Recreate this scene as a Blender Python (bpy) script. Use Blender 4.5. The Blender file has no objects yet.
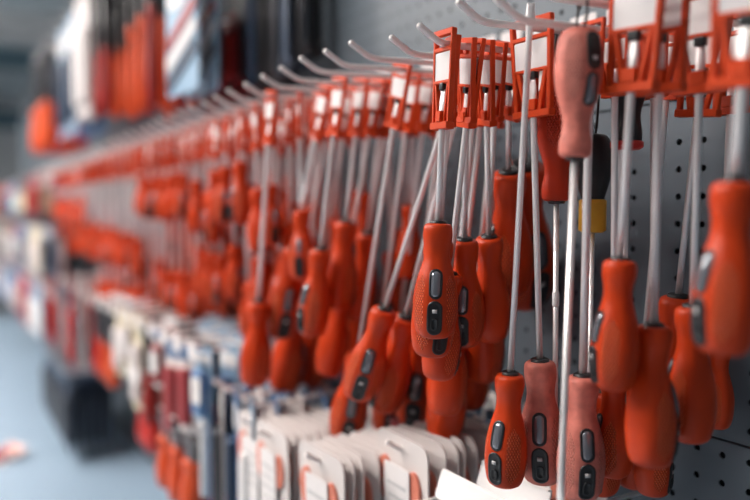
import bpy, bmesh, math, random
from mathutils import Vector, Matrix, Quaternion
random.seed(11)
C = bpy.context.scene.collection
PI = math.pi
F = 729.2                      # focal length in pixels of a 750 px wide frame (35 mm on a 36 mm sensor)
YAW = math.radians(31.0)       # camera looks along the display wall, turned 31 degrees into it
PITCH = math.radians(2.83)
CZ = 1.45                      # camera height
WALL = 0.589                   # perpendicular distance camera - perforated wall
FW = Vector((-math.cos(YAW) * math.cos(PITCH), math.sin(YAW) * math.cos(PITCH), -math.sin(PITCH)))
RT = Vector((math.sin(YAW), math.cos(YAW), 0))
UP = RT.cross(FW)

def ray(px, py):
    return (FW + RT * ((px - 375) / F) + UP * ((250 - py) / F))
def at(px, py, D):             # point on the plane parallel to the wall, D metres in front of the camera line
    d = ray(px, py)
    return d * (D / d.y) + Vector((0, 0, CZ))
def onhook(s, px):             # depth D at which a hook at wall position s crosses image column px
    tn = (px - 375) / F
    Z = s / (math.cos(YAW) - math.sin(YAW) * tn)
    return Z * (math.cos(YAW) * tn + math.sin(YAW))

# ------------------------------------------------------------------ materials
def srgb(r, g, b):
    f = lambda c: (c / 255 / 12.92) if c / 255 <= 0.04045 else ((c / 255 + 0.055) / 1.055) ** 2.4
    return (f(r), f(g), f(b), 1)
MATS = {}
def mat(name, col, rough=0.5, metal=0.0, var=0.06, scale=60, coat=0.0, trans=0.0, spec=0.5, bump=0.0):
    m = bpy.data.materials.new(name); m.use_nodes = True
    nt = m.node_tree; b = nt.nodes['Principled BSDF']
    b.inputs['Metallic'].default_value = metal
    b.inputs['Coat Weight'].default_value = coat
    b.inputs['Transmission Weight'].default_value = trans
    b.inputs['Specular IOR Level'].default_value = spec
    tc = nt.nodes.new('ShaderNodeTexCoord'); nz = nt.nodes.new('ShaderNodeTexNoise')
    nz.inputs['Scale'].default_value = scale; nz.inputs['Detail'].default_value = 3
    nt.links.new(tc.outputs['Object'], nz.inputs['Vector'])
    mx = nt.nodes.new('ShaderNodeMix'); mx.data_type = 'RGBA'
    mx.inputs[6].default_value = tuple(c * (1 - var) for c in col[:3]) + (1,)
    mx.inputs[7].default_value = tuple(min(1, c * (1 + var)) for c in col[:3]) + (1,)
    nt.links.new(nz.outputs['Fac'], mx.inputs[0]); nt.links.new(mx.outputs[2], b.inputs['Base Color'])
    mr = nt.nodes.new('ShaderNodeMapRange')
    mr.inputs['To Min'].default_value = max(0.02, rough - 0.06); mr.inputs['To Max'].default_value = min(1, rough + 0.06)
    nt.links.new(nz.outputs['Fac'], mr.inputs['Value']); nt.links.new(mr.outputs['Result'], b.inputs['Roughness'])
    if bump:
        bp = nt.nodes.new('ShaderNodeBump'); bp.inputs['Strength'].default_value = 0.4; bp.inputs['Distance'].default_value = bump
        nt.links.new(nz.outputs['Fac'], bp.inputs['Height']); nt.links.new(bp.outputs['Normal'], b.inputs['Normal'])
    MATS[name] = m
    return m

def grip_mat(name, col, dotcol, rough=0.40, var=.10, nscale=45):
    """moulded handle plastic with two studded grip fields at either side of the inlays (UV: around, along)"""
    m = mat(name, col, rough, var=var, scale=nscale, spec=0.28)
    nt = m.node_tree; b = nt.nodes['Principled BSDF']; L = nt.links
    uv = nt.nodes.new('ShaderNodeUVMap'); uv.uv_map = 'UVMap'
    sp = nt.nodes.new('ShaderNodeSeparateXYZ'); L.new(uv.outputs['UV'], sp.inputs[0])
    def M(op, a, bb=None, c=None):
        n = nt.nodes.new('ShaderNodeMath'); n.operation = op
        for i, v in enumerate((a, bb, c)):
            if v is None: continue
            if isinstance(v, (int, float)): n.inputs[i].default_value = v
            else: L.new(v, n.inputs[i])
        return n.outputs[0]
    u, v = sp.outputs[0], sp.outputs[1]
    # distance of u from the two field centres (fields sit 60 degrees either side of the face)
    au = M('ABSOLUTE', M('SUBTRACT', u, 0.5))
    du = M('ABSOLUTE', M('SUBTRACT', au, 0.145))
    fld_u = M('LESS_THAN', du, 0.055)
    fld_v = M('LESS_THAN', M('ABSOLUTE', M('SUBTRACT', v, 0.68)), M('SUBTRACT', 0.25, M('MULTIPLY', du, 1.6)))
    fld = M('MULTIPLY', fld_u, fld_v)
    dots = M('MULTIPLY', M('SINE', M('MULTIPLY', u, 2 * PI * 44)), M('SINE', M('MULTIPLY', v, 2 * PI * 22)))
    dm = M('GREATER_THAN', dots, 0.25)
    hgt = M('MULTIPLY', fld, M('MAXIMUM', dots, -0.2))
    bp = nt.nodes.new('ShaderNodeBump'); bp.inputs['Strength'].default_value = 1.0; bp.inputs['Distance'].default_value = 0.0016
    L.new(hgt, bp.inputs['Height']); L.new(bp.outputs['Normal'], b.inputs['Normal'])
    mx = nt.nodes.new('ShaderNodeMix'); mx.data_type = 'RGBA'
    src = b.inputs['Base Color'].links[0].from_socket
    L.new(M('MULTIPLY', fld, dm), mx.inputs[0]); L.new(src, mx.inputs[6]); mx.inputs[7].default_value = dotcol
    L.new(mx.outputs[2], b.inputs['Base Color'])
    return m

ORANGE = grip_mat('orange_plastic', (0.53, 0.042, 0.0045, 1), (0.95, 0.20, 0.07, 1))
PINK = grip_mat('dusty_coral_plastic', (0.80, 0.19, 0.145, 1), (0.80, 0.32, 0.26, 1), 0.5, 0.65, 90)
RED = grip_mat('red_plastic', (0.46, 0.030, 0.006, 1), (0.62, 0.07, 0.04, 1))
HANG = mat('hanger_orange_plastic', (0.62, 0.055, 0.007, 1), 0.45, spec=0.3)
STEEL = mat('bright_chrome_steel', (0.92, 0.88, 0.87, 1), 0.34, metal=0.5, var=0.03)
DSTEEL = mat('blued_steel', (0.10, 0.10, 0.11, 1), 0.35, metal=0.8)
BLACK = mat('black_rubber', (0.012, 0.012, 0.014, 1), 0.38)
GLASSY = mat('smoked_grey_inlay', (0.23, 0.24, 0.27, 1), 0.16, metal=0.55, coat=0.6)
WHITE = mat('white_print', (0.80, 0.78, 0.77, 1), 0.55)
LABEL = mat('paper_label', (0.74, 0.70, 0.69, 1), 0.6, var=0.05, scale=25)
WIRE = mat('cream_coated_wire', (0.92, 0.86, 0.83, 1), 0.33, var=0.04, coat=0.3)
CARD = mat('white_card', (0.66, 0.60, 0.58, 1), 0.6, var=0.05, scale=20)
PANEL = mat('perforated_panel_paint', (0.112, 0.138, 0.162, 1), 0.42, var=0.10, scale=9)
CAVITY = mat('dark_backing', (0.02, 0.021, 0.024, 1), 0.8)
DECKM = mat('blue_grey_shelf_paint', (0.25, 0.34, 0.43, 1), 0.45, var=0.08, scale=3)
YELLOW = mat('yellow_plastic', (0.72, 0.36, 0.02, 1), 0.4)
BLUE = mat('mid_blue_card', (0.10, 0.21, 0.40, 1), 0.5)
PALEBLUE = mat('pale_blue_card', (0.24, 0.37, 0.50, 1), 0.5)
NAVY = mat('navy_plastic', (0.022, 0.040, 0.075, 1), 0.5)
DRED = mat('dark_red_card', (0.28, 0.025, 0.03, 1), 0.5)
CREAM = mat('cream_card', (0.66, 0.58, 0.42, 1), 0.55)
TEAL = mat('teal_grey_paint', (0.13, 0.22, 0.26, 1), 0.7)
ORPLAIN = mat('orange_moulded_plastic', (0.66, 0.075, 0.014, 1), 0.42)
REDPL = mat('red_moulded_plastic', (0.55, 0.022, 0.014, 1), 0.40)
OVAL = mat('salmon_print', (0.66, 0.20, 0.13, 1), 0.5)
GREYP = mat('grey_print', (0.52, 0.50, 0.50, 1), 0.6)
CLEAR = mat('clear_blister', (0.85, 0.88, 0.92, 1), 0.12, trans=0.85)
DEEP = mat('deep_red_plastic', (0.30, 0.016, 0.012, 1), 0.45)

# ------------------------------------------------------------------ mesh helpers
def to_obj(name, bm, mats, parent=None, smooth=True):
    me = bpy.data.meshes.new(name); bm.to_mesh(me); bm.free()
    return link(name, me, mats, parent, smooth)
def link(name, me, mats=None, parent=None, smooth=True):
    o = bpy.data.objects.new(name, me); C.objects.link(o)
    if mats is not None and not me.materials:
        for m in (mats if isinstance(mats, (list, tuple)) else [mats]): me.materials.append(m)
        if smooth:
            for p in me.polygons: p.use_smooth = True
    if parent is not None: o.parent = parent
    return o
def tag(o, label, cat, group=None, kind=None):
    if label: o['label'] = label
    if cat: o['category'] = cat
    if group: o['group'] = group
    if kind: o['kind'] = kind
    return o
def thing(name, loc, label, cat, group=None):
    o = bpy.data.objects.new(name, None); C.objects.link(o)
    o.location = loc; o.empty_display_size = 0.02
    return tag(o, label, cat, group)
def box(bm, c, s, mi=0, rot=None):
    m = Matrix.Translation(Vector(c))
    if rot is not None: m = m @ rot
    m = m @ Matrix.Diagonal((s[0], s[1], s[2], 1))
    r = bmesh.ops.create_cube(bm, size=1, matrix=m)
    for v in r['verts']:
        for f in v.link_faces: f.material_index = mi
    return r['verts']
def bar(bm, p, q, w, d, mi=0):
    """box from p to q (points in the XZ plane), w wide across, d deep in Y"""
    p, q = Vector(p), Vector(q); v = q - p
    ang = math.atan2(v.x, v.z)
    box(bm, (p + q) / 2, (w, d, v.length), mi, Matrix.Rotation(ang, 4, 'Y'))
def bevel(bm, off, seg=2):
    bmesh.ops.bevel(bm, geom=[e for e in bm.edges], offset=off, segments=seg, affect='EDGES', profile=0.6, clamp_overlap=True)
def tube(bm, pts, r, n=10, mi=0):
    pts = [Vector(p) for p in pts]; rings = []
    up = Vector((0, 0, 1))
    for i, p in enumerate(pts):
        t = (pts[min(i + 1, len(pts) - 1)] - pts[max(i - 1, 0)]).normalized()
        a = t.cross(up)
        if a.length < 1e-3: a = t.cross(Vector((1, 0, 0)))
        a.normalize(); b = a.cross(t)
        rr = r[i] if isinstance(r, (list, tuple)) else r
        rings.append([bm.verts.new(p + (a * math.cos(2 * PI * k / n) + b * math.sin(2 * PI * k / n)) * rr) for k in range(n)])
    fs = []
    for i in range(len(rings) - 1):
        for k in range(n):
            fs.append(bm.faces.new((rings[i][k], rings[i][(k + 1) % n], rings[i + 1][(k + 1) % n], rings[i + 1][k])))
    fs.append(bm.faces.new(rings[0])); fs.append(bm.faces.new(rings[-1][::-1]))
    for f in fs: f.material_index = mi
    bmesh.ops.recalc_face_normals(bm, faces=fs)
def lathe(bm, prof, n=24, mi=0, cap=True):
    rings = []
    for r, z in prof:
        rings.append([bm.verts.new((r * math.cos(2 * PI * k / n), r * math.sin(2 * PI * k / n), z)) for k in range(n)])
    fs = []
    for i in range(len(rings) - 1):
        for k in range(n):
            fs.append(bm.faces.new((rings[i][k], rings[i][(k + 1) % n], rings[i + 1][(k + 1) % n], rings[i + 1][k])))
    if cap: fs.append(bm.faces.new(rings[0])); fs.append(bm.faces.new(rings[-1][::-1]))
    for f in fs: f.material_index = mi
    bmesh.ops.recalc_face_normals(bm, faces=fs)
def rounded_plate(bm, w, h, t, rad, c=(0, 0, 0), mi=0, n=5):
    """upright plate in XZ with rounded corners; c is the centre"""
    pts = []
    for cx, cz, a0 in ((w / 2 - rad, h / 2 - rad, 0), (-w / 2 + rad, h / 2 - rad, PI / 2), (-w / 2 + rad, -h / 2 + rad, PI), (w / 2 - rad, -h / 2 + rad, 1.5 * PI)):
        for k in range(n + 1):
            a = a0 + PI / 2 * k / n
            pts.append((c[0] + cx + rad * math.cos(a), c[2] + cz + rad * math.sin(a)))
    f = [bm.verts.new((x, c[1] - t / 2, z)) for x, z in pts]; b = [bm.verts.new((x, c[1] + t / 2, z)) for x, z in pts]
    fs = [bm.faces.new(f), bm.faces.new(b[::-1])]
    m = len(pts)
    for k in range(m): fs.append(bm.faces.new((f[(k + 1) % m], f[k], b[k], b[(k + 1) % m])))
    for q in fs: q.material_index = mi
    bmesh.ops.recalc_face_normals(bm, faces=fs)

# ------------------------------------------------------------------ the screwdriver's shared meshes (handle 100 mm long)
PROF = [(0.0, 8.0), (-0.3, 9.8), (-1.2, 11.2), (-3, 12.3), (-6, 12.7), (-10, 12.7), (-14, 12.2), (-18, 11.3), (-23, 10.6), (-28, 10.6), (-33, 11.4), (-38, 12.8),
        (-44, 14.6), (-50, 16.1), (-56, 17.3), (-62, 18.1), (-68, 18.5), (-74, 18.5), (-80, 18.1), (-85, 17.5), (-90, 16.6), (-94, 15.5), (-97, 13.9), (-99, 11.2), (-100, 7.0)]
def prof_r(z):
    for (z0, r0), (z1, r1) in zip(PROF, PROF[1:]):
        if z1 <= z <= z0: return (r0 + (r1 - r0) * (z - z0) / (z1 - z0))
    return PROF[-1][1]
def hr(z, th):                                     # radius in mm: softly hexagonal, flatter on the inlaid face
    f = min(1, max(0, (-z - 8) / 10)) * min(1, max(0, (z + 100) / 8))
    return prof_r(z) * (1 + f * (0.022 * math.cos(6 * th + PI) - 0.03 * math.cos(2 * th)))
def pt(z, th, off=0.0):                            # theta 0 = face (-Y)
    r = (hr(z, th) + off) / 1000
    return Vector((r * math.sin(th), -r * math.cos(th), z / 1000))
def handle_mesh(N=40):
    bm = bmesh.new(); uvl = bm.loops.layers.uv.new('UVMap'); rings = []
    for z, r in PROF:
        rings.append([bm.verts.new(pt(z, 2 * PI * k / N - PI)) for k in range(N)])
    for i in range(len(rings) - 1):
        for k in range(N):
            f = bm.faces.new((rings[i][k], rings[i + 1][k], rings[i + 1][(k + 1) % N], rings[i][(k + 1) % N]))
            for l, (kk, ii) in zip(f.loops, ((k, i), (k, i + 1), (k + 1, i + 1), (k + 1, i))):
                l[uvl].uv = (kk / N, -PROF[ii][0] / 100)
    bm.faces.new(rings[0][::-1]); bm.faces.new(rings[-1])
    bmesh.ops.recalc_face_normals(bm, faces=bm.faces)
    me = bpy.data.meshes.new('handle'); bm.to_mesh(me); bm.free()
    for p in me.polygons: p.use_smooth = True
    return me
def capsule(bm, zc, hl, hw, rings, N=28):
    """a capsule patch laid over the handle's face; rings = [(scale inset mm, offset mm, material)]"""
    prev = None
    for inset, off, mi in rings:
        a, w = hl - inset, hw - inset; ring = []
        for k in range(N):
            t = 2 * PI * k / N
            x = w * math.cos(t); z = (a - w) * (1 if math.sin(t) > 0 else -1) * min(1, abs(math.sin(t)) * 4) + w * math.sin(t)
            zz = zc + z
            ring.append(bm.verts.new(pt(zz, x / prof_r(zz), off)))
        if prev:
            for k in range(N):
                f = bm.faces.new((prev[k], prev[(k + 1) % N], ring[(k + 1) % N], ring[k])); f.material_index = mi
        prev = ring
    c = bm.verts.new(pt(zc, 0, rings[-1][1] + 0.5))
    for k in range(N):
        f = bm.faces.new((prev[k], prev[(k + 1) % N], c)); f.material_index = rings[-1][2]
    bmesh.ops.recalc_face_normals(bm, faces=bm.faces)
def mk(fn, name):
    bm = bmesh.new(); fn(bm)
    me = bpy.data.meshes.new(name); bm.to_mesh(me); bm.free()
    for p in me.polygons: p.use_smooth = True
    return me
H_ME = handle_mesh()
HANDLES = {}
for nm, m in (('orange', ORANGE), ('coral', PINK), ('red', RED), ('black', BLACK)):
    HANDLES[nm] = H_ME.copy(); HANDLES[nm].materials.append(m)
RIM_ME = mk(lambda bm: capsule(bm, -51.5, 13, 6.0, [(0, -1.2, 0), (0.2, 0.7, 0), (1.6, 0.8, 0), (2.1, 0.1, 0)]), 'inlay_rim'); RIM_ME.materials.append(BLACK)
WIN_ME = mk(lambda bm: capsule(bm, -51.5, 11.0, 4.0, [(0, 0.2, 0), (0.5, 1.0, 0), (2.2, 1.5, 0)]), 'window'); WIN_ME.materials.append(GLASSY)
def low(bm):
    capsule(bm, -80.5, 15, 6.8, [(0, -1.5, 0), (0.2, 0.8, 0), (1.6, 1.0, 0), (2.3, 0.3, 0), (3.4, 0.2, 0)])
LOW_ME = mk(low, 'hole_inlay'); LOW_ME.materials.append(BLACK)
HOLE_ME = mk(lambda bm: capsule(bm, -85.5, 5.5, 3.2, [(0, -0.5, 0), (0.2, 1.6, 0), (0.9, 1.7, 0), (1.5, 0.5, 0)]), 'hanging_hole'); HOLE_ME.materials.append(BLACK)
def mark(bm):
    vs = [bm.verts.new(pt(z, x / 15, 1.0)) for x, z in ((-1.6, -73), (1.6, -73), (1.6, -76), (-1.6, -76))]
    bm.faces.new(vs)
    ex = bmesh.ops.extrude_face_region(bm, geom=list(bm.faces))
    for v in [g for g in ex['geom'] if isinstance(g, bmesh.types.BMVert)]: v.co += Vector((0, -0.0005, 0))
    bmesh.ops.recalc_face_normals(bm, faces=bm.faces)
MARK_ME = mk(mark, 'white_mark'); MARK_ME.materials.append(GREYP)
def ferr(bm): lathe(bm, [(5.6e-3, 0.0015), (6.6e-3, 0.0008), (6.8e-3, -0.001), (6.8e-3, -0.003)], 20)
FERR_ME = mk(lambda bm: lathe(bm, [(0.0060, 0.0024), (0.0072, 0.0018), (0.0076, 0.0), (0.0076, -0.002)], 20), 'ferrule'); FERR_ME.materials.append(BLACK)

def hanger_fn(bm):
    wt, wb = 0.0215, 0.0175
    bar(bm, (-wt, 0, 0.0025), (wt, 0, 0.0025), 0.0055, 0.006)
    for s in (-1, 1):
        bar(bm, (s * (wt - .002), 0, 0.005), (s * (wb - .001), 0, -0.082), 0.0040, 0.0055)
        bar(bm, (s * (wt - .007), 0, -0.040), (s * 0.0065, 0, -0.079), 0.004, 0.005)
    bar(bm, (-wt + .001, 0, -0.0125), (wt - .001, 0, -0.0125), 0.004, 0.006)
    box(bm, (0, 0.0008, -0.027), (2 * wt - .006, 0.0022, 0.029))
    bar(bm, (-wt + .002, 0, -0.0415), (wt - .002, 0, -0.0415), 0.003, 0.006)
    box(bm, (0, 0, -0.0805), (2 * wb + .003, 0.0095, 0.0065))
    box(bm, (0, 0, -0.0725), (0.011, 0.011, 0.010))
    bevel(bm, 0.0007, 1)
HANG_ME = bpy.data.meshes.new('hanger'); _b = bmesh.new(); hanger_fn(_b); _b.to_mesh(HANG_ME); _b.free(); HANG_ME.materials.append(HANG)
def label_fn(bm): rounded_plate(bm, 0.034, 0.025, 0.0012, 0.002, (0, -0.0012, -0.0275))
LABEL_ME = bpy.data.meshes.new('paper_label'); _b = bmesh.new(); label_fn(_b); _b.to_mesh(LABEL_ME); _b.free(); LABEL_ME.materials.append(LABEL)
TIPCAP_ME = bpy.data.meshes.new('tip_cap'); _b = bmesh.new(); box(_b, (0, 0, -0.0455), (0.0085, 0.006, 0.007)); bevel(_b, 0.0012, 2); _b.to_mesh(TIPCAP_ME); _b.free(); TIPCAP_ME.materials.append(BLACK)

def shaft_bm(z0, z1, r=0.003, kind='flat'):
    """blade from tip z0 down to collar z1 (z0 > z1)"""
    bm = bmesh.new(); n = 14; rings = []
    if kind == 'flat': sec = [(0, 0.0034 * r / .003, 0.0005), (-0.003, 0.0036 * r / .003, 0.0008), (-0.010, 0.0044 * r / .003, 0.0016), (-0.016, 0.0040 * r / .003, 0.0023), (-0.024, r, r)]
    else: sec = [(0, 0.0006, 0.0006), (-0.002, 0.0016, 0.0016), (-0.007, r, r), (-0.012, r, r)]
    d = 1 if z1 < z0 else -1
    sec = [(z0 + d * z, a, b) for z, a, b in sec] + [(z1, r, r)]
    for z, a, b in sec: rings.append([bm.verts.new((a * math.cos(2 * PI * k / n), b * math.sin(2 * PI * k / n), z)) for k in range(n)])
    for i in range(len(rings) - 1):
        for k in range(n): bm.faces.new((rings[i][k], rings[i][(k + 1) % n], rings[i + 1][(k + 1) % n], rings[i + 1][k]))
    bm.faces.new(rings[0]); bm.faces.new(rings[-1][::-1])
    bmesh.ops.recalc_face_normals(bm, faces=bm.faces)
    return bm

COUNT = 0
def add_handle(root, z, scale, roll, color, flip=False, detail=True):
    h = link('handle', HANDLES[color], None, root)
    h.location = (0, 0, z); h.scale = (scale,) * 3
    h.rotation_euler = (PI, 0, roll + PI) if flip else (0, 0, roll)
    for nm, me in (('ferrule', FERR_ME), ('inlay_rim', RIM_ME), ('window', WIN_ME), ('hole_inlay', LOW_ME), ('hanging_hole', HOLE_ME), ('white_mark', MARK_ME)):
        if not detail and nm in ('white_mark', 'hanging_hole', 'ferrule', 'inlay_rim'): continue
        if color == 'black' and nm != 'ferrule': continue
        link(nm, me, None, h)
    return h
def facing(p):
    d = Vector((0, 0, CZ)) - Vector(p)
    return math.atan2(d.x, -d.y)
def screwdriver(top, bottom, colfrac, label, group=None, roll=0.0, yaw=0.0, color='orange', hanger=True, hs=0.78, r=0.0027, tipkind='flat', detail=True, tipz=None, wx=1.0):
    """top = where it hangs, bottom = end of the handle, colfrac = collar position along the way"""
    top, bottom = Vector(top), Vector(bottom); ax = top - bottom; L = ax.length
    zc = -colfrac * L; sc = (L + zc) / 0.1
    root = thing('screwdriver', top, label, 'screwdriver', group)
    root.rotation_mode = 'QUATERNION'; root.rotation_quaternion = Vector((0, 0, 1)).rotation_difference(ax.normalized())
    add_handle(root, zc, sc, roll + facing(bottom), color, detail=detail)
    tz = (-0.048 * hs) if tipz is None else tipz
    sh = to_obj('shaft', shaft_bm(tz, zc - 0.002, r, tipkind), STEEL, root)
    sh.rotation_euler.z = yaw
    if hanger:
        hg = link('hanger', HANG_ME, None, root, smooth=False); hg.scale = (hs * wx, hs, hs); hg.rotation_euler.z = yaw
        if detail or random.random() < .6: link('paper_label', LABEL_ME, None, hg, smooth=False)
        if detail: link('tip_cap', TIPCAP_ME, None, hg, smooth=False)
    return root
def upside_down(top, collar, tip, label, color='orange', roll=0.0, hook=None, shaft_mat=STEEL, r=0.003, ring=None, band=None):
    """handle above, shaft pointing down; top = handle end, collar, tip along the same line"""
    top, collar, tip = Vector(top), Vector(collar), Vector(tip)
    sc = (top - collar).length / 0.1
    root = thing('screwdriver', top, label, 'screwdriver')
    root.rotation_mode = 'QUATERNION'; root.rotation_quaternion = Vector((0, 0, 1)).rotation_difference((top - tip).normalized())
    Lh = (top - collar).length; Lt = (top - tip).length
    CAPS.append(cap(collar, top))
    add_handle(root, -Lh, sc, PI - roll - facing(top) if False else roll + facing(top), color, flip=True)
    to_obj('shaft', shaft_bm(-Lt, -Lh + 0.002, r), shaft_mat, root)
    if ring:
        bm = bmesh.new(); lathe(bm, [(0.012 * sc, -Lh + ring[1]), (0.0142 * sc, -Lh + ring[1] - .001), (0.0142 * sc, -Lh - 0.001), (0.011 * sc, -Lh - 0.003)], 28)
        to_obj('collar_ring', bm, ring[0], root)
    if band:
        bm = bmesh.new(); lathe(bm, [(r * 1.02, -band), (r * 1.3, -band - .001), (r * 1.3, -band - .012), (r * 1.02, -band - .013)], 14)
        to_obj('white_band', bm, WHITE, root)
    if hook is not None:                              # the black tie it hangs by
        inv = root.rotation_quaternion.inverted(); h = inv @ (Vector(hook) - top)
        bm = bmesh.new(); pts = []
        for k in range(17):
            t = 2 * PI * k / 16
            pts.append(Vector((0.0045 * math.cos(t), 0, 0)) + h * (0.5 + 0.5 * math.sin(t)) + Vector((0, 0, -0.004 * (0.5 - 0.5 * math.sin(t)))))
        tube(bm, pts, 0.0011, 6)
        to_obj('tie_loop', bm, BLACK, root)
    return root

# ------------------------------------------------------------------ hooks
ORD = ['first', 'second', 'third', 'fourth', 'fifth', 'sixth', 'seventh', 'eighth', 'ninth', 'tenth', 'eleventh', 'twelfth', 'thirteenth', 'fourteenth', 'fifteenth', 'sixteenth',
       'seventeenth', 'eighteenth', 'nineteenth', 'twentieth', 'twenty-first', 'twenty-second', 'twenty-third', 'twenty-fourth', 'twenty-fifth', 'twenty-sixth', 'twenty-seventh',
       'twenty-eighth', 'twenty-ninth', 'thirtieth', 'thirty-first', 'thirty-second', 'thirty-third', 'thirty-fourth', 'thirty-fifth', 'thirty-sixth', 'thirty-seventh', 'thirty-eighth']
HR = 0.0029
FALL = 0.045
def hook(s, h, tipD, label, group, rise=0.010, plate=None, price=False):
    """wire hook from the wall at h + fall down to height h at the tip, the last centimetres bent up"""
    root = thing('display_hook', (-s, WALL - 0.004, CZ + h), label, 'hook', group)
    y0 = tipD - (WALL - 0.004)
    bm = bmesh.new()
    pts = [(0, 0, -y0 * FALL), (0, y0 * 0.5, -y0 * 0.5 * FALL), (0, y0 + 0.034, 0.034 * FALL), (0, y0 + .028, .0016), (0, y0 + .0235, .0022)]
    pts += [(0, y0 + .020, .0030), (0, y0 + .016, .0046), (0, y0 + 0.002, rise * 1.25), (0, y0, rise * 1.36), (0, y0 - 0.0012, rise * 1.43)]
    tube(bm, pts, [HR] * (len(pts) - 2) + [HR, HR * .5], 10)
    if price:
        b2 = bmesh.new(); rounded_plate(b2, .036, .036, .0012, .003, (0, -.004, -y0 * FALL + .036)); box(b2, (0, -.002, -y0 * FALL + .014), (.012, .003, .012))
        to_obj('price_card', b2, LABEL, root, smooth=False)
    to_obj('hook_wire', bm, WIRE, root)
    bm = bmesh.new(); box(bm, (0, 0.001, -y0 * FALL - .006), (0.028, 0.003, 0.032)); bevel(bm, 0.001, 1)
    to_obj('back_plate', bm, WIRE, root, smooth=False)
    if plate:
        bm = bmesh.new(); rounded_plate(bm, 0.034, 0.024, 0.0012, 0.003, (0, y0 - 0.002, rise - 0.009))
        to_obj('price_plate', bm, plate, root, smooth=False)
    return root

HD = {}      # main row: name -> (s, straight height, tip distance)
for nm, s, h, d in (('E', 250, 150, 330), ('D', 300, 150, 335), ('K', 336, 160, 338), ('C', 368, 146, 338), ('B', 402, 138, 341), ('A', 450, 148, 344), ('M', 498, 140, 341), ('N', 547, 141, 345),
                    ('P', 613, 149, 341), ('Q', 658, 149, 337), ('R', 704, 150, 332), ('T', 761, 150, 334), ('V', 823, 151, 337), ('W', 886, 151, 340)):
    HD[nm] = (s / 1000, h / 1000, d / 1000)
FAR = []
s = 0.943; i = 0
while s < 3.15:
    nm = 'f%d' % i; HD[nm] = (s, 0.151, 0.338 + random.uniform(-.004, .004)); FAR.append(nm); s += 0.058 if s < 1.5 else .072; i += 1
HLABEL = {'E': 'cream wire hook carrying the big out of focus screwdriver handle', 'D': 'cream wire hook with a blurred orange hanger near the top corner',
          'C': 'cream wire hook at the top edge from which the upside-down coral screwdriver hangs', 'K': 'cream wire hook carrying the large white-labelled hangers', 'B': 'cream wire hook just above and behind the slim white-labelled hanger, bare upturned tip',
          'A': 'cream wire hook with bare upturned tip running into the tall hanger beside the coral handle', 'M': 'cream wire hook carrying the sharp narrow hanger with the grey label',
          'N': 'cream wire hook carrying the strongly tilted long screwdrivers', 'P': 'cream wire hook second beyond the sharp narrow hanger'}
KEYS = list(HD)
for k, nm in enumerate(KEYS):
    s_, h_, d_ = HD[nm]
    hook(s_, h_, d_, HLABEL.get(nm) or ('cream wire display hook with upturned tip, %s from the near end of the middle row' % ORD[k] if s_ < 1.5 else 'far blurred cream wire hook in the middle row, beyond the pale striped card overhead'),
         'wire hooks of the screwdriver row' if s_ < 1.5 else 'far wire hooks of the screwdriver row', price=.43 < s_ < 1.5)

def hp(nm, px):                       # hanging point on hook nm where it crosses image column px
    s_, h_, d_ = HD[nm]
    D = max(onhook(s_, px), d_ + 0.012)
    D = min(D, WALL - 0.02)
    return Vector((-s_, D, CZ + h_ + HR + FALL * (D - d_))), D
SPEC, CAPS = [], []             # deferred hanging screwdrivers; capsules (collar, end, radius) of handles that are placed
def hang(nm, px, bot, coly, label, group=None, dD=0.0, **kw):
    top, D = hp(nm, px)
    SPEC.append(dict(top=top, D=D, d=dD, bot=bot, coly=coly, label=label, group=group, kw=kw))
def ends(q):
    b = at(q['bot'][0], q['bot'][1], q['D'] + q['d']); tz = proj(q['top'])[1]
    lo, hi = 0.2, 0.97
    for _ in range(22):
        f = (lo + hi) / 2
        if proj(q['top'].lerp(b, f))[1] < q['coly']: lo = f
        else: hi = f
    c = q['top'].lerp(b, f)
    return c, b, f
def seg_gap(a0, a1, b0, b1):
    best = 9; va = None
    for i in range(9):
        p = a0.lerp(a1, i / 8); d = b1 - b0; t = max(0, min(1, (p - b0).dot(d) / d.length_squared)); g = (p - b0.lerp(b1, t)).length
        # handles are slim at the collar, full near the end
        w = (.60 + .40 * min(1, i / 4.0) + .60 + .40 * min(1, t * 2)) / 2
        g /= w
        if g < best: best = g
    return best
def cap(c, b):
    n = (b - c).normalized(); L = (b - c).length; r = .178 * L
    return c + n * r * .7, b - n * r * .9, r
def settle():
    """let the hanging handles make room for one another by swinging towards or away from the wall"""
    for it in range(160):
        moved = False
        E = [cap(*ends(q)[:2]) for q in SPEC]
        for i in range(len(SPEC)):
            for j in range(i + 1, len(SPEC)):
                a, b = E[i], E[j]
                if (a[1] - b[1]).length > .13: continue
                g = seg_gap(a[0], a[1], b[0], b[1]); need = a[2] + b[2]
                if g < need:
                    st = min(.003, (need - g) * .5); moved = True
                    fr, bk = (SPEC[i], SPEC[j]) if a[1].y < b[1].y else (SPEC[j], SPEC[i])
                    fr['d'] = max(fr['d'] - st, -.045); bk['d'] = min(bk['d'] + st, .11, WALL - .024 - bk['D'])
            for c in CAPS:
                a = E[i]
                if (a[1] - c[1]).length > .13: continue
                g = seg_gap(a[0], a[1], c[0], c[1]); need = a[2] + c[2]
                if g < need:
                    st = min(.003, need - g); moved = True
                    q = SPEC[i]; q['d'] = min(q['d'] + st, .11, WALL - .024 - q['D']) if a[1].y >= c[1].y else max(q['d'] - st, -.075)
        if not moved: break
    for q in SPEC:
        c, b, f = ends(q)
        screwdriver(q['top'], b, f, q['label'], q['group'], **q['kw'])
        CAPS.append(cap(c, b))
def proj(p):
    v = Vector(p) - Vector((0, 0, CZ)); z = v.dot(FW)
    return 375 + F * v.dot(RT) / z, 250 - F * v.dot(UP) / z

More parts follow.
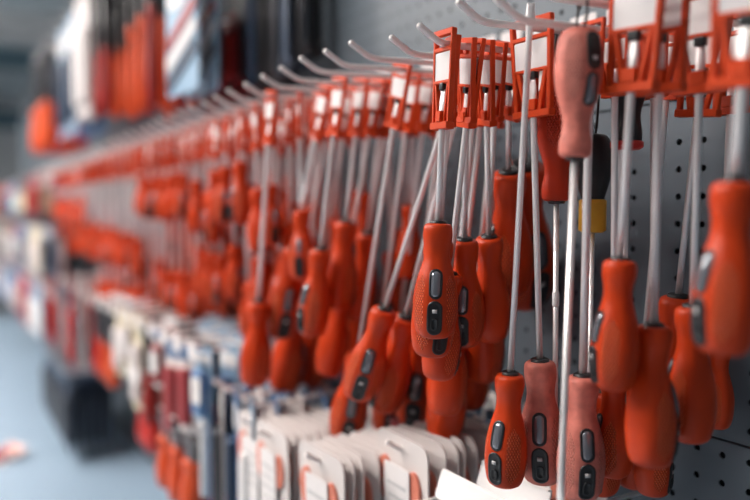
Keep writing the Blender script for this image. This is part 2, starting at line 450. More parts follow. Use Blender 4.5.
# ------------------------------------------------------------------ sharp screwdrivers, near part of the row
# tall white-labelled hanger on hook A: coral S2
hang('A', 529, (543, 482), 361, 'dusty coral screwdriver, upright inlays facing out, hanging between an orange and a coral neighbour', color='coral', roll=-0.1, yaw=0.1, hs=.90, wx=1.15)
t = at(531, 3, 0.400); b = at(504, 485, 0.400)
CAPS.append(cap(t.lerp(b, .757), b))
screwdriver(t, b, 0.757, 'long orange screwdriver whose bare blade crosses the white label of the tall hanger', roll=-0.55, hanger=False, tipz=0.0, r=0.0025, yaw=0.9)
hang('M', 524, (524, 301), 166, 'large orange screwdriver with studded grip showing, hanging behind the long bare-bladed one', roll=0.62, hs=.78)
hang('M', 507, (509, 292), 172, 'orange screwdriver half hidden behind the large studded handle', roll=-1.2, hs=.78)
# upside-down ones
s_, h_, d_ = HD['C']
t, D = hp('C', 581); top = at(580, 29, D)
upside_down(top, at(577, 158, D), at(560, 512, D - .012), 'upside-down dusty coral screwdriver, handle at top, blade pointing down', 'coral', roll=0.72, hook=t, r=0.0025)
t, D = hp('A', 557)
upside_down(at(557, 84, D), at(558, 201, D), at(555, 430, D), 'upside-down dull orange-red screwdriver with a white band on its thin shaft', 'red', roll=0.8, hook=t, r=0.0023, band=.175)
t, D = hp('A', 593)
upside_down(at(594, 134, D), at(592, 229, D), at(587, 500, D), 'upside-down black screwdriver with a yellow collar', 'black', hook=t, r=0.0024, ring=(YELLOW, 0.026))
t, D = hp('B', 629)
upside_down(at(629, 32, D), at(628, 146, D), at(622, 400, D), 'upside-down black screwdriver with a narrow red collar ring', 'black', hook=t, r=0.0026, ring=(REDPL, 0.004))
# hook C: two big hangers
hang('K', 634, (612, 389), 260, 'big orange screwdriver with inlays turned sideways, hanging from the front broad white-labelled hanger', roll=-1.1, hs=1.0, yaw=0.1, r=0.0029)
hang('K', 657, (650, 465), 326, 'big plain-backed orange screwdriver hanging lowest in front of the broad hangers', roll=1.5, hs=1.0, yaw=0.1, r=0.0029)
hang('C', 703, (664, 432), 297, 'orange screwdriver on a slanting shaft behind the big plain-backed one', roll=-1.4, hs=.95, yaw=0.1)
hang('K', 697, (689, 441), 307, 'orange screwdriver with black side inlays beside the big plain-backed one', roll=-1.45, hs=.98, yaw=0.2)
hang('C', 729, (716, 428), 345, 'orange screwdriver tucked behind, close to the perforated panel', roll=-1.0, hs=.92, yaw=-0.2)
hang('B', 588, (580, 498), 376, 'dusty coral screwdriver with dark inlays facing the aisle, hanging lowest of the coral ones', color='coral', roll=0.3, hs=.64, r=0.0033)
hang('B', 612, (613, 476), 372, 'faded orange screwdriver just below and behind the big sideways-inlaid one', roll=-1.1, hs=.64)
hang('B', 624, (600, 493), 392, 'orange screwdriver mostly hidden behind the low coral handles', roll=-0.3, hs=.64)
hang('B', 650, (653, 495), 392, 'orange screwdriver whose rounded end shows beneath the big plain-backed one', roll=1.3, hs=.64)
hang('B', 668, (632, 486), 384, 'orange screwdriver deep behind the broad hangers', roll=1.3, hs=.64)
# very near, blurred
hang('E', 746, (722, 354), 182, 'largest orange screwdriver, out of focus at the edge, dark inlays turned sideways', roll=-0.95, hs=1.0, r=0.0036, yaw=0.2)
# ------------------------------------------------------------------ middle hook M (in focus)
t = Vector((-HD['M'][0], 0.3675, CZ + HD['M'][1] + 0.0085)); b = at(434, 338, 0.360)
f = (222 - proj(t)[1]) / (338 - proj(t)[1])
CAPS.append(cap(t.lerp(b, f), b))
screwdriver(t, b, f, 'sharpest orange screwdriver with studded grips, narrow hanger and grey label', roll=-0.02, yaw=0.05, hs=.93, wx=.62)
hang('M', 452, (431, 356), 240, 'orange screwdriver directly behind the sharpest one, only its end showing', roll=0.4, yaw=-.2, hs=.85, wx=.6)
hang('M', 466, (463, 345), 240, 'orange screwdriver overlapped by the sharpest one, inlays facing out', roll=-.1, yaw=-0.15, hs=.85, wx=.72)
hang('M', 484, (491, 339), 237, 'plain-backed orange screwdriver third behind the sharpest one', roll=2.4, yaw=-.15, hs=.83, wx=.72)
hang('M', 474, (438, 378), 274, 'orange screwdriver low beneath the sharpest handle, its plain end showing', roll=1.5, hs=.8, wx=.68)
hang('M', 496, (482, 378), 276, 'orange screwdriver low beneath the plain-backed third one', roll=1.7, hs=.78, wx=.7)
hang('N', 478, (444, 413), 308, 'orange screwdriver in the shaded cluster, second row under the sharpest handle', roll=2.0)
hang('N', 487, (443, 439), 338, 'orange screwdriver lowest in the shaded cluster under the sharpest handle', roll=2.3)
hang('N', 497, (467, 405), 300, 'orange screwdriver in the shaded cluster close to the perforated panel', roll=2.0)
# tilted group
hang('N', 464, (357, 397), 309, 'most steeply tilted orange screwdriver on a long slanting shaft', roll=-.1, wx=.6)
hang('N', 470, (383, 408), 317, 'second tilted orange screwdriver, beside the most steeply tilted one', roll=-1.0, yaw=0, wx=.6)
hang('N', 455, (414, 421), 326, 'orange screwdriver with sharp oval inlays, between tilted ones and the sharpest handle', roll=-0.15, yaw=0, dD=0.055, wx=.6)
hang('Q', 402, (345, 441), 354, 'lowest slanting orange screwdriver under the tilted pair', roll=0.05)
hang('R', 428, (388, 433), 345, 'orange screwdriver peeping out beneath the second tilted one', roll=0.0)
hang('R', 412, (372, 402), 318, 'orange screwdriver hidden between the two tilted ones', roll=1.2)
hang('Q', 446, (405, 412), 322, 'orange screwdriver behind the oval-inlaid one near the tilted pair', roll=1.2)
# left of the tilted group
hang('T', 361, (337, 309), 222, 'plain orange screwdriver hanging highest in the group beyond the tilted pair', roll=1.6)
hang('T', 384, (359, 318), 234, 'orange screwdriver half hidden beside the tilted pair, hanging high', roll=1.4)
hang('T', 340, (311, 336), 250, 'orange screwdriver second in line beyond the tilted pair, inlays turned aside', roll=-1.0)
hang('V', 325, (279, 336), 249, 'slanting orange screwdriver with broad bright blade, two dark inlays showing', roll=0.2, r=0.0042)
hang('V', 335, (283, 388), 304, 'orange screwdriver hanging straight below the one with the broad bright blade', roll=1.3)
hang('W', 272, (254, 385), 302, 'plump orange screwdriver hanging low and alone at the edge of the group', roll=1.5, r=0.0034)
hang('V', 350, (308, 384), 302, 'orange screwdriver low in the second layer, third from the plump low one', roll=1.5)
hang('T', 378, (328, 375), 293, 'shaded orange screwdriver low in the second layer near the tilted pair', roll=1.7)
hang('T', 396, (347, 345), 262, 'orange screwdriver in shade directly beside the most tilted shaft', roll=1.8)
hang('T', 390, (352, 372), 290, 'orange screwdriver in deep shade behind the most tilted handle', roll=1.8)

# ------------------------------------------------------------------ the rest of the row
settle()
def bulk(nm, D, zc, hl, lean, idx, grp):
    s_, h_, d_ = HD[nm]
    top = Vector((-s_, D, CZ + h_ + HR + FALL * (D - d_)))
    for k in range(14):
        bottom = Vector((-s_ + lean, D + random.uniform(-.006, .006) * (1 + k * .25), CZ + zc - hl))
        L = (top - bottom).length; f = 1 - hl / L
        a = cap(top.lerp(bottom, f), bottom)
        if all((a[1] - c[1]).length > .13 or seg_gap(a[0], a[1], c[0], c[1]) > .93 * (a[2] + c[2]) for c in CAPS): break
        lean = random.uniform(-.03, .03); zc += random.uniform(-.022, .022)
    else: return
    CAPS.append(a)
    lb, g = grp
    screwdriver(top, bottom, f, lb, g, roll=random.uniform(-1.5, 1.5), yaw=random.uniform(-.4, .05), detail=False, hs=random.uniform(.70, .79),
                r=random.choice((.0032, .0034, .0038)), color='orange')
def lab(nm, i):
    k = min(KEYS.index(nm), len(ORD) - 1)
    return ('orange screwdriver %s from the tip on the %s hook of the middle row' % (ORD[i], ORD[k]), 'screwdrivers further along the middle row')
for nm, D0, zs in (('T', None, ((.515, .012), (.545, -.012))), ('V', None, ((.45, .010), (.48, -.005), (.515, -.05), (.545, -.02))),
                   ('W', None, ((.415, .012), (.445, -.045), (.475, .0), (.51, -.06)))):
    for i, (D, zc) in enumerate(zs): bulk(nm, D, zc, random.uniform(.090, .098), random.uniform(-.03, .015), i, lab(nm, i))
for nm in FAR:
    s_ = HD[nm][0]
    if s_ < 1.01: zs = (.035, -.045, .015, -.05, .02)
    elif s_ < 1.37: zs = (.062, -.07, .05, -.075, .03, -.08)
    elif s_ < 1.68: zs = (.070, -.12, .01, -.125, -.02, -.13)
    elif s_ < 2.42: zs = (-.05, -.195, -.12, -.20, -.07, -.13)
    else: zs = (.05, -.005, -.045, .03)
    for i, zc in enumerate(zs):
        D = .398 + i * (.030 + random.uniform(-.002, .002))
        if s_ >= 1.56 and i >= 2:
            pass
        g = lab(nm, i) if s_ < 1.5 else (('far blurred orange screwdriver on a long pale shaft in the dense bunch', 'far long-shafted screwdrivers of the middle row')
                                         if s_ < 2.42 else ('far blurred short orange screwdriver in the last bunch of the middle row', 'far short screwdrivers ending the middle row'))
        bulk(nm, D, zc + random.uniform(-.018, .018), random.uniform(.084, .096), random.uniform(-.02, .02), i, g)

# ------------------------------------------------------------------ other goods
def pack(s, D, h, w, hh, card, front, label, group, accent=None, bub=True, tagm=None, yaw=0.0, name='blister_pack', th=0.0022):
    """carded goods hung on a hook: card with a header, a bubble holding the article"""
    o = thing(name, (-s, D, CZ + h), label, 'packaging', group); o.rotation_euler.z = yaw
    bm = bmesh.new(); rounded_plate(bm, w, hh, th, min(w, hh) * .08, (0, 0, .012 - hh / 2))
    to_obj('backing_card', bm, card, o, smooth=False)
    if accent:
        bm = bmesh.new(); box(bm, (0, -th / 2 - .0006, .012 - hh * .16), (w * .84, .0012, hh * .14)); to_obj('header_print', bm, accent, o, smooth=False)
    if bub:
        bm = bmesh.new(); box(bm, (0, -.008, .012 - hh * .60), (w * .62, .015, hh * .58)); bevel(bm, .006, 3)
        to_obj('packed_article', bm, front, o)
    if tagm:
        bm = bmesh.new(); rounded_plate(bm, w * .5, hh * .34, .001, .003, (w * .12, -.019, .0 - hh * .45)); to_obj('price_tag', bm, tagm, o, smooth=False)
    return o
def tool(s, D, h, L, grip, head, label, group, frac=0.55, wd=0.030, cat='hand tool', name='hand_tool', lean=0.0):
    """hand tool hung head up: dark head with a hanging eye above, grip below"""
    o = thing(name, (-s, D, CZ + h), label, cat, group); o.rotation_euler.y = lean
    Lh = L * (1 - frac)
    bm = bmesh.new(); box(bm, (0, 0, -Lh * .55), (wd * .95, .018, Lh * .9)); box(bm, (0, 0, -Lh * .2), (wd * 1.15, .022, Lh * .34)); bevel(bm, .003, 2)
    to_obj('tool_head', bm, head, o)
    bm = bmesh.new(); z0 = -Lh * .95; g = L * frac; r = wd / 2
    lathe(bm, [(r * .6, z0), (r * .85, z0 - g * .03), (r * .8, z0 - g * .12), (r * .7, z0 - g * .22), (r * .95, z0 - g * .5), (r * 1.0, z0 - g * .75), (r * .85, z0 - g * .94), (r * .5, z0 - g)], 18)
    to_obj('grip', bm, grip, o)
    return o

def hrow(ss, h, d, group, lab, **kw):
    for i, s in enumerate(ss): hook(s, h, d, lab % ORD[i] if '%' in lab else lab, group, **kw)
def rng(a, b, st):
    out = []
    while a < b: out.append(a); a += st
    return out

# --- upper row (hooks 0.60 above the camera) : tall orange chisels, carded goods, dark wrenches
UH = 0.60
hrow((1.54, 1.64, 1.75, 1.88, 1.98, 2.13, 2.24, 2.40, 2.52, 2.66, 2.82, 2.94, 3.06, 3.18), UH, .340, 'wire hooks of the upper row', 'blurred cream wire hook at the top of the wall, holding the upper row of goods')
for i, s in enumerate((1.54, 1.64, 1.75)):
    for j in range(3):
        tool(s, .390 + j * .042 + i * .004, UH - .003, .385 - .01 * (j % 2), ORPLAIN if (i + j) % 3 else DEEP, BLACK, 'tall orange-gripped tool with black head, in the upper row above the long-shafted screwdrivers',
             'orange and black tools in the upper row', frac=.56, wd=.027)
for i, s in enumerate((1.88, 1.98)):
    for j in range(3):
        tool(s, .365 + j * .04, UH - .003, .36, ORPLAIN if j else DEEP, BLACK, 'tall orange-gripped tool with stubby black head, upper row, beside the pale cards', 'second bunch of orange tools in the upper row', frac=.46, wd=.030)
for i, s in enumerate((2.13, 2.24)):
    for j in range(3):
        pack(s, .36 + j * .018, UH - .003, .08, .34, CARD, LABEL, 'tall pale card hanging in the upper row beyond the orange tools', 'pale cards in the upper row')
for i, s in enumerate((2.40, 2.52, 2.66)):
    for j in range(3):
        pack(s, .37 + j * .04, UH - .003, .09, .36, PALEBLUE if j == 0 else BLUE, DRED if j % 2 else NAVY, 'blue card with dark contents in the upper row between pale cards and red tools', 'blue cards in the upper row', accent=WHITE)
for i, s in enumerate((2.82, 2.94, 3.06, 3.18)):
    for j in range(4):
        tool(s, .350 + j * .038, UH - .003, .37, REDPL if j % 2 else ORPLAIN, DSTEEL, 'red-gripped tool with dark head in the far bunch of the upper row', 'far red tools in the upper row', frac=.45, wd=.046)
# carded set beside the orange tools: white, blue and red, tilted stripes
def striped_card(s, D, h, w, hh, label, group, yaw):
    o = thing('tool_card', (-s, D, CZ + h), label, 'packaging', group); o.rotation_euler.z = yaw
    bm = bmesh.new(); rounded_plate(bm, w, hh, .003, .006, (0, 0, .012 - hh / 2)); to_obj('backing_card', bm, PALEBLUE, o, smooth=False)
    bm = bmesh.new(); rounded_plate(bm, w * .5, hh * .5, .002, .01, (-w * .16, -.003, -hh * .30)); to_obj('white_panel', bm, LABEL, o, smooth=False)
    for k, (m_, z) in enumerate(((DRED, -.66), (LABEL, -.76), (NAVY, -.86))):
        bm = bmesh.new(); bar(bm, (-w * .45, -.0035, hh * (z - .06)), (w * .45, -.0035, hh * (z + .10)), hh * .06, .003); to_obj('stripe', bm, m_, o, smooth=False)
    return o
hrow((1.36,), UH, .38, 'wire hooks of the striped cards', 'blurred cream wire hook out of view above the striped pale blue card')
for i, s in enumerate((1.36,)):
    for j in range(2): striped_card(s, .40 + j * .035, UH - .003, .15, .385, 'pale blue card with white panel and red and blue slanting stripes, upper row', 'striped cards in the upper row', 0.1)
# dark wrenches against the panel
def wrench(s, D, h, L, m_, label, group, end=None):
    o = thing('wrench', (-s, D, CZ + h), label, 'wrench', group)
    bm = bmesh.new(); box(bm, (0, 0, -L * .5), (.026, .008, L * .8)); bevel(bm, .002, 2); to_obj('shank', bm, m_, o)
    bm = bmesh.new()
    for k in range(18):
        pass
    tube(bm, [Vector((.015 * math.cos(2 * PI * k / 16), 0, -L * .06 + .015 * math.sin(2 * PI * k / 16))) for k in range(17)], .0055, 8); to_obj('ring_end', bm, m_, o)
    bm = bmesh.new()
    for sg in (-1, 1): bar(bm, (sg * .006, 0, -L * .88), (sg * .017, 0, -L * .95), .010, .009); bar(bm, (sg * .017, 0, -L * .94), (sg * .012, 0, -L), .009, .009)
    to_obj('jaw', bm, end or m_, o, smooth=False)
    return o
hrow(rng(1.12, 1.56, .05), .50, .49, 'short hooks of the dark wrenches', 'short wire hook holding a dark wrench high on the panel')
for i, s in enumerate(rng(1.12, 1.56, .05)):
    for j, D in enumerate((.502, .530, .556)):
        wrench(s, D, .50 - .013, .225 + .03 * (j == 0) + .012 * (i % 3), (NAVY, DSTEEL, BLACK)[(i + j) % 3], 'dark wrench hanging against the grey-blue panel above the hook tips', 'dark wrenches on the panel', end=DRED if i > 3 else None)

hrow((1.34, 1.42, 1.50), .36, .44, 'hooks of the dark red packs', 'wire hook holding dark red packs above the middle row')
for i, s in enumerate((1.34, 1.42, 1.50)):
    for j in range(3): pack(s, .455 + j * .03, .363 + FALL * (.015 + j * .03), .07, .13, DRED if j % 2 else NAVY, DEEP, 'dark red and navy pack hanging beneath the dark wrenches', 'dark red packs above the middle row')
# --- lower rows
LH = -0.215
hrow(rng(1.105, 2.0, .085), LH, .335, 'price-plated hooks under the screwdriver row', 'blurred cream hook with a pale price plate, beneath the long-shafted screwdrivers', plate=LABEL)
hrow((2.45, 2.85), -.235, .345, 'hooks of the red-striped packs', 'blurred cream hook holding red and white packs past the screwdriver row')
kinds = [('pack', CREAM, CARD, None), ('tool', ORPLAIN, DSTEEL), ('pack', WHITE, OVAL, REDPL), ('tool', DEEP, BLACK), ('pack', PALEBLUE, BLUE, WHITE), ('tool', REDPL, DSTEEL), ('pack', CARD, DRED, BLUE)]
names = {0: 'cream and yellow pack', 1: 'orange-gripped tool', 2: 'white pack with red article', 3: 'dark red gripped tool', 4: 'pale blue pack', 5: 'red-gripped tool', 6: 'white and dark red pack'}
q = 0
for i, s in enumerate(rng(1.105, 2.0, .085)):
    if s < 1.19: seq = (4, 4, 6, 4)
    elif s < 1.36: seq = (6, 3, 4, 4)
    elif s < 1.5: seq = (3, 2, 1, 4)
    elif s < 1.7: seq = (0, 3, 1, 4)
    elif s < 1.87: seq = (1, 6, 4, 4)
    else: seq = (5, 6, 4)
    for j, k in enumerate(seq):
        D = .352 + j * .042; kd = kinds[k]
        lb = '%s hanging %s on the %s price-plated hook under the screwdriver row' % (names[k], ORD[j], ORD[i])
        if kd[0] == 'pack': pack(s, D, LH - .003, .05, .12 + .04 * ((i + j) % 3), kd[1], kd[2], lb, 'mixed goods on the price-plated hooks', accent=kd[3], tagm=LABEL if (i + j) % 3 == 0 else None, yaw=.25)
        else: tool(s, D, LH - .003, .20, kd[1], kd[2], lb, 'mixed goods on the price-plated hooks', frac=.5, wd=.032)
for i, s in enumerate((2.45, 2.85)):
    for j in range(7):
        pack(s, .36 + j * .029, -.238, .065, .265, CARD if j % 2 else DRED, LABEL if j % 2 else REDPL, 'slim red and white pack in the striped bunch past the screwdriver row', 'red and white packs past the row')
# third row: navy packs, red handled tools
hrow(rng(2.55, 3.15, .11), -.525, .34, 'hooks of the navy packs', 'blurred cream hook holding dark navy packs low on the wall', plate=PALEBLUE)
for i, s in enumerate(rng(2.55, 3.15, .11)):
    for j in range(6):
        pack(s, .355 + j * .026, -.528, .085, .265, NAVY, DSTEEL, 'dark navy pack in the low dense bunch near the shelf', 'dark navy packs low on the wall')
hrow((1.50, 1.56), -.33, .34, 'hooks of the low red tools', 'blurred cream hook holding a lone red-handled tool low on the wall', plate=WHITE)
for s in (1.50, 1.56):
    tool(s, .372, -.333, .16, REDPL, DSTEEL, 'lone red-handled tool hanging below a white price plate near the navy packs', 'lone red tools low on the wall', frac=.62, wd=.040)
hrow((1.16, 1.235, 1.31), -.36, .335, 'hooks of the low orange tools', 'blurred cream hook holding orange-handled tools just beyond the white cards', plate=None)
for i, s in enumerate((1.16, 1.235, 1.31)):
    for j in range(3):
        tool(s, .35 + j * .045, -.363, .135, REDPL if j else ORPLAIN, DSTEEL, 'stubby red-orange tool in the low bunch just beyond the white cards', 'stubby red-orange tools low on the wall', frac=.72, wd=.045)
hrow(rng(.93, 1.12, .06), -.265, .35, 'hooks of the blue strips', 'blurred cream hook holding blue strip packs beside the white cards')
for i, s in enumerate(rng(.93, 1.12, .06)):
    for j in range(4):
        pack(s, .362 + j * .036, -.268, .075, .21, (PALEBLUE, BLUE, CARD, BLUE)[(i + j) % 4], (WHITE, NAVY, DSTEEL)[(i + j) % 3], 'long blue strip pack hanging beside the white cards', 'blue strip packs beside the white cards', accent=WHITE, yaw=-.3)
# pale blue packs with dark red print close to the panel behind the white cards
hrow(rng(.62, 1.22, .075), -.235, .50, 'short hooks behind the white cards', 'short cream hook holding small pale blue packs behind the white cards')
for i, s in enumerate(rng(.62, 1.22, .075)):
    for j in range(2):
        pack(s, .512 + j * .03, -.238, .066, .11, PALEBLUE, (DRED, WHITE)[(i + j) % 2], 'small pale blue pack with dark red article, hanging behind the white cards', 'small pale blue packs behind the white cards', accent=WHITE if i % 2 else BLUE)

# --- beyond the end of the screwdrivers: mixed blurred goods on three rows
far_defs = [(.151, .17, [(DRED, DEEP), (BLACK, CREAM), (BLUE, PALEBLUE), (ORPLAIN, DSTEEL)], 'upper far'), (-.06, .20, [(CREAM, CARD), (BLUE, NAVY), (DRED, WHITE), (BLACK, DSTEEL)], 'middle far'),
            (-.30, .24, [(PALEBLUE, WHITE), (REDPL, DRED), (BLUE, CARD), (NAVY, BLUE)], 'lower far')]
for h, hh, pal, nm in far_defs:
    ss = rng(3.24, 5.8, .16)
    hrow(ss, h, .34, 'hooks of the %s rows' % nm, 'blurred cream hook in the %s goods at the end of the aisle' % nm)
    for i, s in enumerate(ss):
        for j in range(4):
            a, b_ = pal[(i // 3 + j) % 4]
            pack(s, .355 + j * .045, h - .003, .11, hh, a, b_, 'blurred pack in the mixed %s goods at the end of the aisle' % nm, 'mixed %s goods' % nm, accent=WHITE if j % 2 else None)

# --- white oval-printed cards (bottom middle)
def oval_card(s, D, h, yaw, lean, label, group, price=False):
    o = thing('oval_card', (-s, D, CZ + h), label, 'packaging', group); o.rotation_euler = (lean, 0, yaw)
    w, hh = .098, .17
    bm = bmesh.new(); rounded_plate(bm, w, hh, .0022, .014, (0, 0, .014 - hh / 2)); to_obj('backing_card', bm, CARD, o, smooth=False)
    for sx, wz in ((-.029, .032), (.026, .028)):
        bm = bmesh.new()
        n = 24; vs = [bm.verts.new((sx + .0125 * math.cos(2 * PI * k / n), -.0014, -.036 + wz * .72 * math.sin(2 * PI * k / n))) for k in range(n)]
        f = bm.faces.new(vs); ex = bmesh.ops.extrude_face_region(bm, geom=[f])
        for v in [g for g in ex['geom'] if isinstance(g, bmesh.types.BMVert)]: v.co.y -= .0035
        bmesh.ops.recalc_face_normals(bm, faces=bm.faces); to_obj('oval_bubble', bm, OVAL, o, smooth=False)
    if price:
        bm = bmesh.new(); rounded_plate(bm, .048, .085, .001, .003, (0.0, -.0068, -.058)); t_ = to_obj('price_tag', bm, LABEL, o, smooth=False)
        bm = bmesh.new()
        for k in range(4): box(bm, (0, -.0076, -.036 - k * .013), (.036 - .006 * (k % 2), .0004, .004))
        to_obj('print_lines', bm, GREYP, t_, smooth=False)
    return o
stacks = [(.905, -.285, .350, 8, .0125, 'stack beside the blue strips'), (.838, -.282, .347, 9, .0130, 'stack under the plump low screwdriver'), (.700, -.272, .346, 8, .0125, 'stack under the broad-bladed screwdriver'),
          (.622, -.246, .400, 8, .0150, 'stack under the tilted screwdrivers')]
for s, h, d, n, st, where in stacks:
    hook(s, h, d - .012, 'cream hook carrying the white oval-printed cards, %s' % where, 'hooks of the white cards')
    for k in range(n):
        lb = ('front white oval-printed card with price tag, %s' if k == 0 else 'white oval-printed card behind the front one, ' + ORD[k] + ' in the %s') % where
        oval_card(s, d + .006 + k * st, h + .003, .06 + random.uniform(-.10, .10), random.uniform(-.03, .03), lb, 'white oval cards in the %s' % where, price=(k == 0))

# --- white divider rack at the bottom
rk = thing('divider_rack', (-.512, WALL - .004, CZ - .272), 'white wire and plastic divider rack below the coral screwdriver handles', 'rack')
bm = bmesh.new()
for x in (-.045, -.018, .018, .045): tube(bm, [(x, 0, 0), (x, -.20, 0), (x, -.225, .004)], .0022, 8)
for y in (-.04, -.13, -.215): tube(bm, [(-.050, y, -.004), (.050, y, -.004)], .0022, 8)
to_obj('rack_wire', bm, WIRE, rk)
for k, y in enumerate((-.185, -.135, -.085)):
    bm = bmesh.new(); rounded_plate(bm, .095, .028, .0018, .004, (0, 0, .014)); bevel(bm, .0004, 1)
    o = to_obj('divider', bm, WHITE, rk, smooth=False); o.location = (0.004, y, .003); o.rotation_euler.x = -.35
    bm = bmesh.new(); bar(bm, (-.045, 0, .026), (.045, 0, .026), .002, .004)
    to_obj('lip', bm, WIRE, o, smooth=False)
pk = pack(.47, .50, -.225, .07, .10, CARD, OVAL, 'white card with a red article, beneath the coral handles beside the divider rack', None)
tag(rk, rk['label'], 'rack')

# ------------------------------------------------------------------ the setting
def panel_mesh(x0, x1, z0, z1, pitch=.025, rad=.0031, N=12, depth=.0016):
    """sheet with real round holes on a square pitch, in the XZ plane at y = 0"""
    V, Fc = [], []
    nx, nz = round((x1 - x0) / pitch), round((z1 - z0) / pitch)
    dx, dz = (x1 - x0) / nx, (z1 - z0) / nz
    idx = {}
    def gv(i, j):
        if (i, j) not in idx: idx[(i, j)] = len(V); V.append((x0 + i * dx, 0, z0 + j * dz))
        return idx[(i, j)]
    for i in range(nx):
        for j in range(nz):
            cx, cz = x0 + (i + .5) * dx, z0 + (j + .5) * dz
            c = [gv(i, j), gv(i + 1, j), gv(i + 1, j + 1), gv(i, j + 1)]
            f = len(V)
            for k in range(N):
                a = 2 * PI * k / N - 3 * PI / 4; V.append((cx + rad * math.cos(a), 0, cz + rad * math.sin(a)))
            bk = len(V)
            for k in range(N):
                a = 2 * PI * k / N - 3 * PI / 4; V.append((cx + rad * math.cos(a), depth, cz + rad * math.sin(a)))
            q_ = N // 4
            for s_ in range(4):
                Fc.append([c[s_], c[(s_ + 1) % 4]] + [f + (q_ * (s_ + 1) - m_) % N for m_ in range(q_ + 1)])
            for k in range(N): Fc.append([f + k, f + (k + 1) % N, bk + (k + 1) % N, bk + k])
    me = bpy.data.meshes.new('wall_panel'); me.from_pydata(V, [], Fc); me.update()
    return me
for k, (z0, z1) in enumerate(((-.82, -.505), (-.502, -.200), (-.198, .104), (.106, .408), (.410, .713))):
    for x0, x1 in ((-1.20, -.2975), (-.295, .605)):
        if z1 > .42 and x0 > -1: continue
        o = link('wall_panel', panel_mesh(x0, x1, CZ + z0, CZ + z1), PANEL, None, smooth=False); o.location = (0, WALL, 0)
        tag(o, None, None, kind='structure')
        bm = bmesh.new(); box(bm, ((x0 + x1) / 2, WALL + .006, CZ + z1 - .001), (x1 - x0, .012, .002)); tag(to_obj('trim_panel_edge', bm, PANEL, smooth=False), None, None, kind='structure')
    bm = bmesh.new(); box(bm, (-3.85, WALL + .004, CZ + (z0 + z1) / 2), (5.295, .008, z1 - z0)); tag(to_obj('wall_panel', bm, PANEL, smooth=False), None, None, kind='structure')
bm = bmesh.new(); box(bm, (-2.95, WALL + .05, CZ - .053), (7.10, .03, 1.534)); tag(to_obj('wall_back', bm, CAVITY, smooth=False), None, None, kind='structure')
# base shelf deck, floor, ceiling, far wall
bm = bmesh.new(); box(bm, (-2.95, .33, CZ - .84), (7.1, .52, .04)); bevel(bm, .006, 2); o = to_obj('shelf_deck', bm, DECKM); tag(o, 'long blue-grey base shelf running beneath the hanging goods', 'shelf')
bm = bmesh.new(); box(bm, (-2.95, .36, (CZ - .86) / 2), (7.1, .44, CZ - .86)); tag(to_obj('base_plinth', bm, DECKM, smooth=False), 'blue-grey plinth carrying the base shelf', 'plinth')
FLOORM = mat('pale_grey_floor', (0.46, 0.50, 0.54, 1), 0.35, scale=2)
CEILM = mat('blue_grey_ceiling', (0.55, 0.63, 0.66, 1), 0.8, scale=2)
FARW = mat('far_wall_paint', (0.62, 0.63, 0.63, 1), 0.8, scale=2)
bm = bmesh.new(); box(bm, (-5, -1.2, -.02), (18, 5, .04)); tag(to_obj('floor', bm, FLOORM, smooth=False), None, None, kind='structure')
bm = bmesh.new(); box(bm, (-5, -1.2, 3.42), (18, 5, .04)); tag(to_obj('ceiling', bm, CEILM, smooth=False), None, None, kind='structure')
bm = bmesh.new(); box(bm, (-14, -1.2, 1.7), (.06, 5, 3.4)); tag(to_obj('wall_far', bm, FARW, smooth=False), None, None, kind='structure')
bm = bmesh.new(); box(bm, (-13.95, -1.2, CZ + 2.1 - .5), (.06, 5, .30)); tag(to_obj('trim_far', bm, TEAL, smooth=False), None, None, kind='structure')
for x, w_, m_ in ((-8.3, .9, FARW), (-10.0, .7, TEAL)):
    bm = bmesh.new(); box(bm, (x, -1.2, 3.33), (w_, 5, .14)); tag(to_obj('trim_ceiling', bm, m_, smooth=False), None, None, kind='structure')
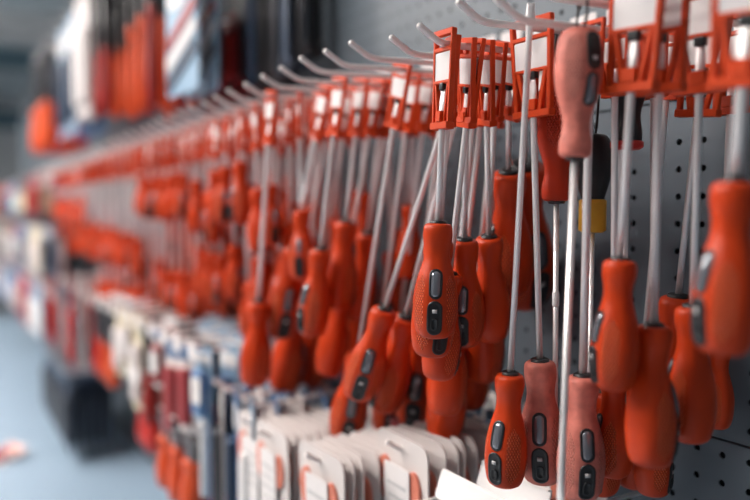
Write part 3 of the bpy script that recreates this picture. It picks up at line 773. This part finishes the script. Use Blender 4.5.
p_ = at(18, 488, .215); o = pack(-p_.x, p_.y, -.80, .10, .15, CARD, DRED, 'white and red pack lying loose on the base shelf', None, accent=OVAL); o.rotation_euler = (-1.25, 0, .5); o.location.z = CZ - .79

# ceiling lights
em = bpy.data.materials.new('lamp_diffuser'); em.use_nodes = True
b = em.node_tree.nodes['Principled BSDF']; b.inputs['Emission Color'].default_value = (1.0, .93, .88, 1); b.inputs['Emission Strength'].default_value = 70
for i, (x, y) in enumerate(((-1.5, -1.1), (-3.4, -1.1), (-5.3, -1.1), (-7.5, -1.1), (-1.3, -2.3), (-3.2, -2.3), (-5.2, -2.3))):
    o = thing('ceiling_light', (x, y, 3.38), 'long fluorescent ceiling light over the aisle, %s of the line' % ORD[i], 'ceiling light', 'fluorescent lights over the aisle')
    bm = bmesh.new(); box(bm, (0, 0, -.03), (1.5, .30, .06)); bevel(bm, .008, 2); to_obj('housing', bm, WHITE, o, smooth=False)
    bm = bmesh.new(); box(bm, (0, 0, -.066), (1.44, .25, .012)); to_obj('diffuser', bm, em, o, smooth=False)

w = bpy.data.worlds.new('store'); bpy.context.scene.world = w; w.use_nodes = True
bg = w.node_tree.nodes['Background']; bg.inputs[0].default_value = (.80, .89, 1.0, 1); bg.inputs[1].default_value = 0.17

# ------------------------------------------------------------------ camera
cd = bpy.data.cameras.new('camera'); co = bpy.data.objects.new('camera', cd); C.objects.link(co)
co.location = (0, 0, CZ)
co.rotation_mode = 'QUATERNION'
co.rotation_quaternion = Matrix((RT, UP, -FW)).transposed().to_quaternion()
cd.sensor_width = 36; cd.lens = 35; cd.clip_start = .02; cd.clip_end = 60
cd.dof.use_dof = True; cd.dof.focus_distance = 0.615; cd.dof.aperture_fstop = 1.9; cd.dof.aperture_blades = 0
sc = bpy.context.scene; sc.camera = co
sc.view_settings.view_transform = 'Standard'; sc.view_settings.look = 'None'; sc.view_settings.gamma = 1; sc.view_settings.use_curve_mapping = False
sc.view_settings.exposure = -0.3
sc.cycles.use_denoising = True
sc.cycles.max_bounces = 6
sc.cycles.sample_clamp_indirect = 4
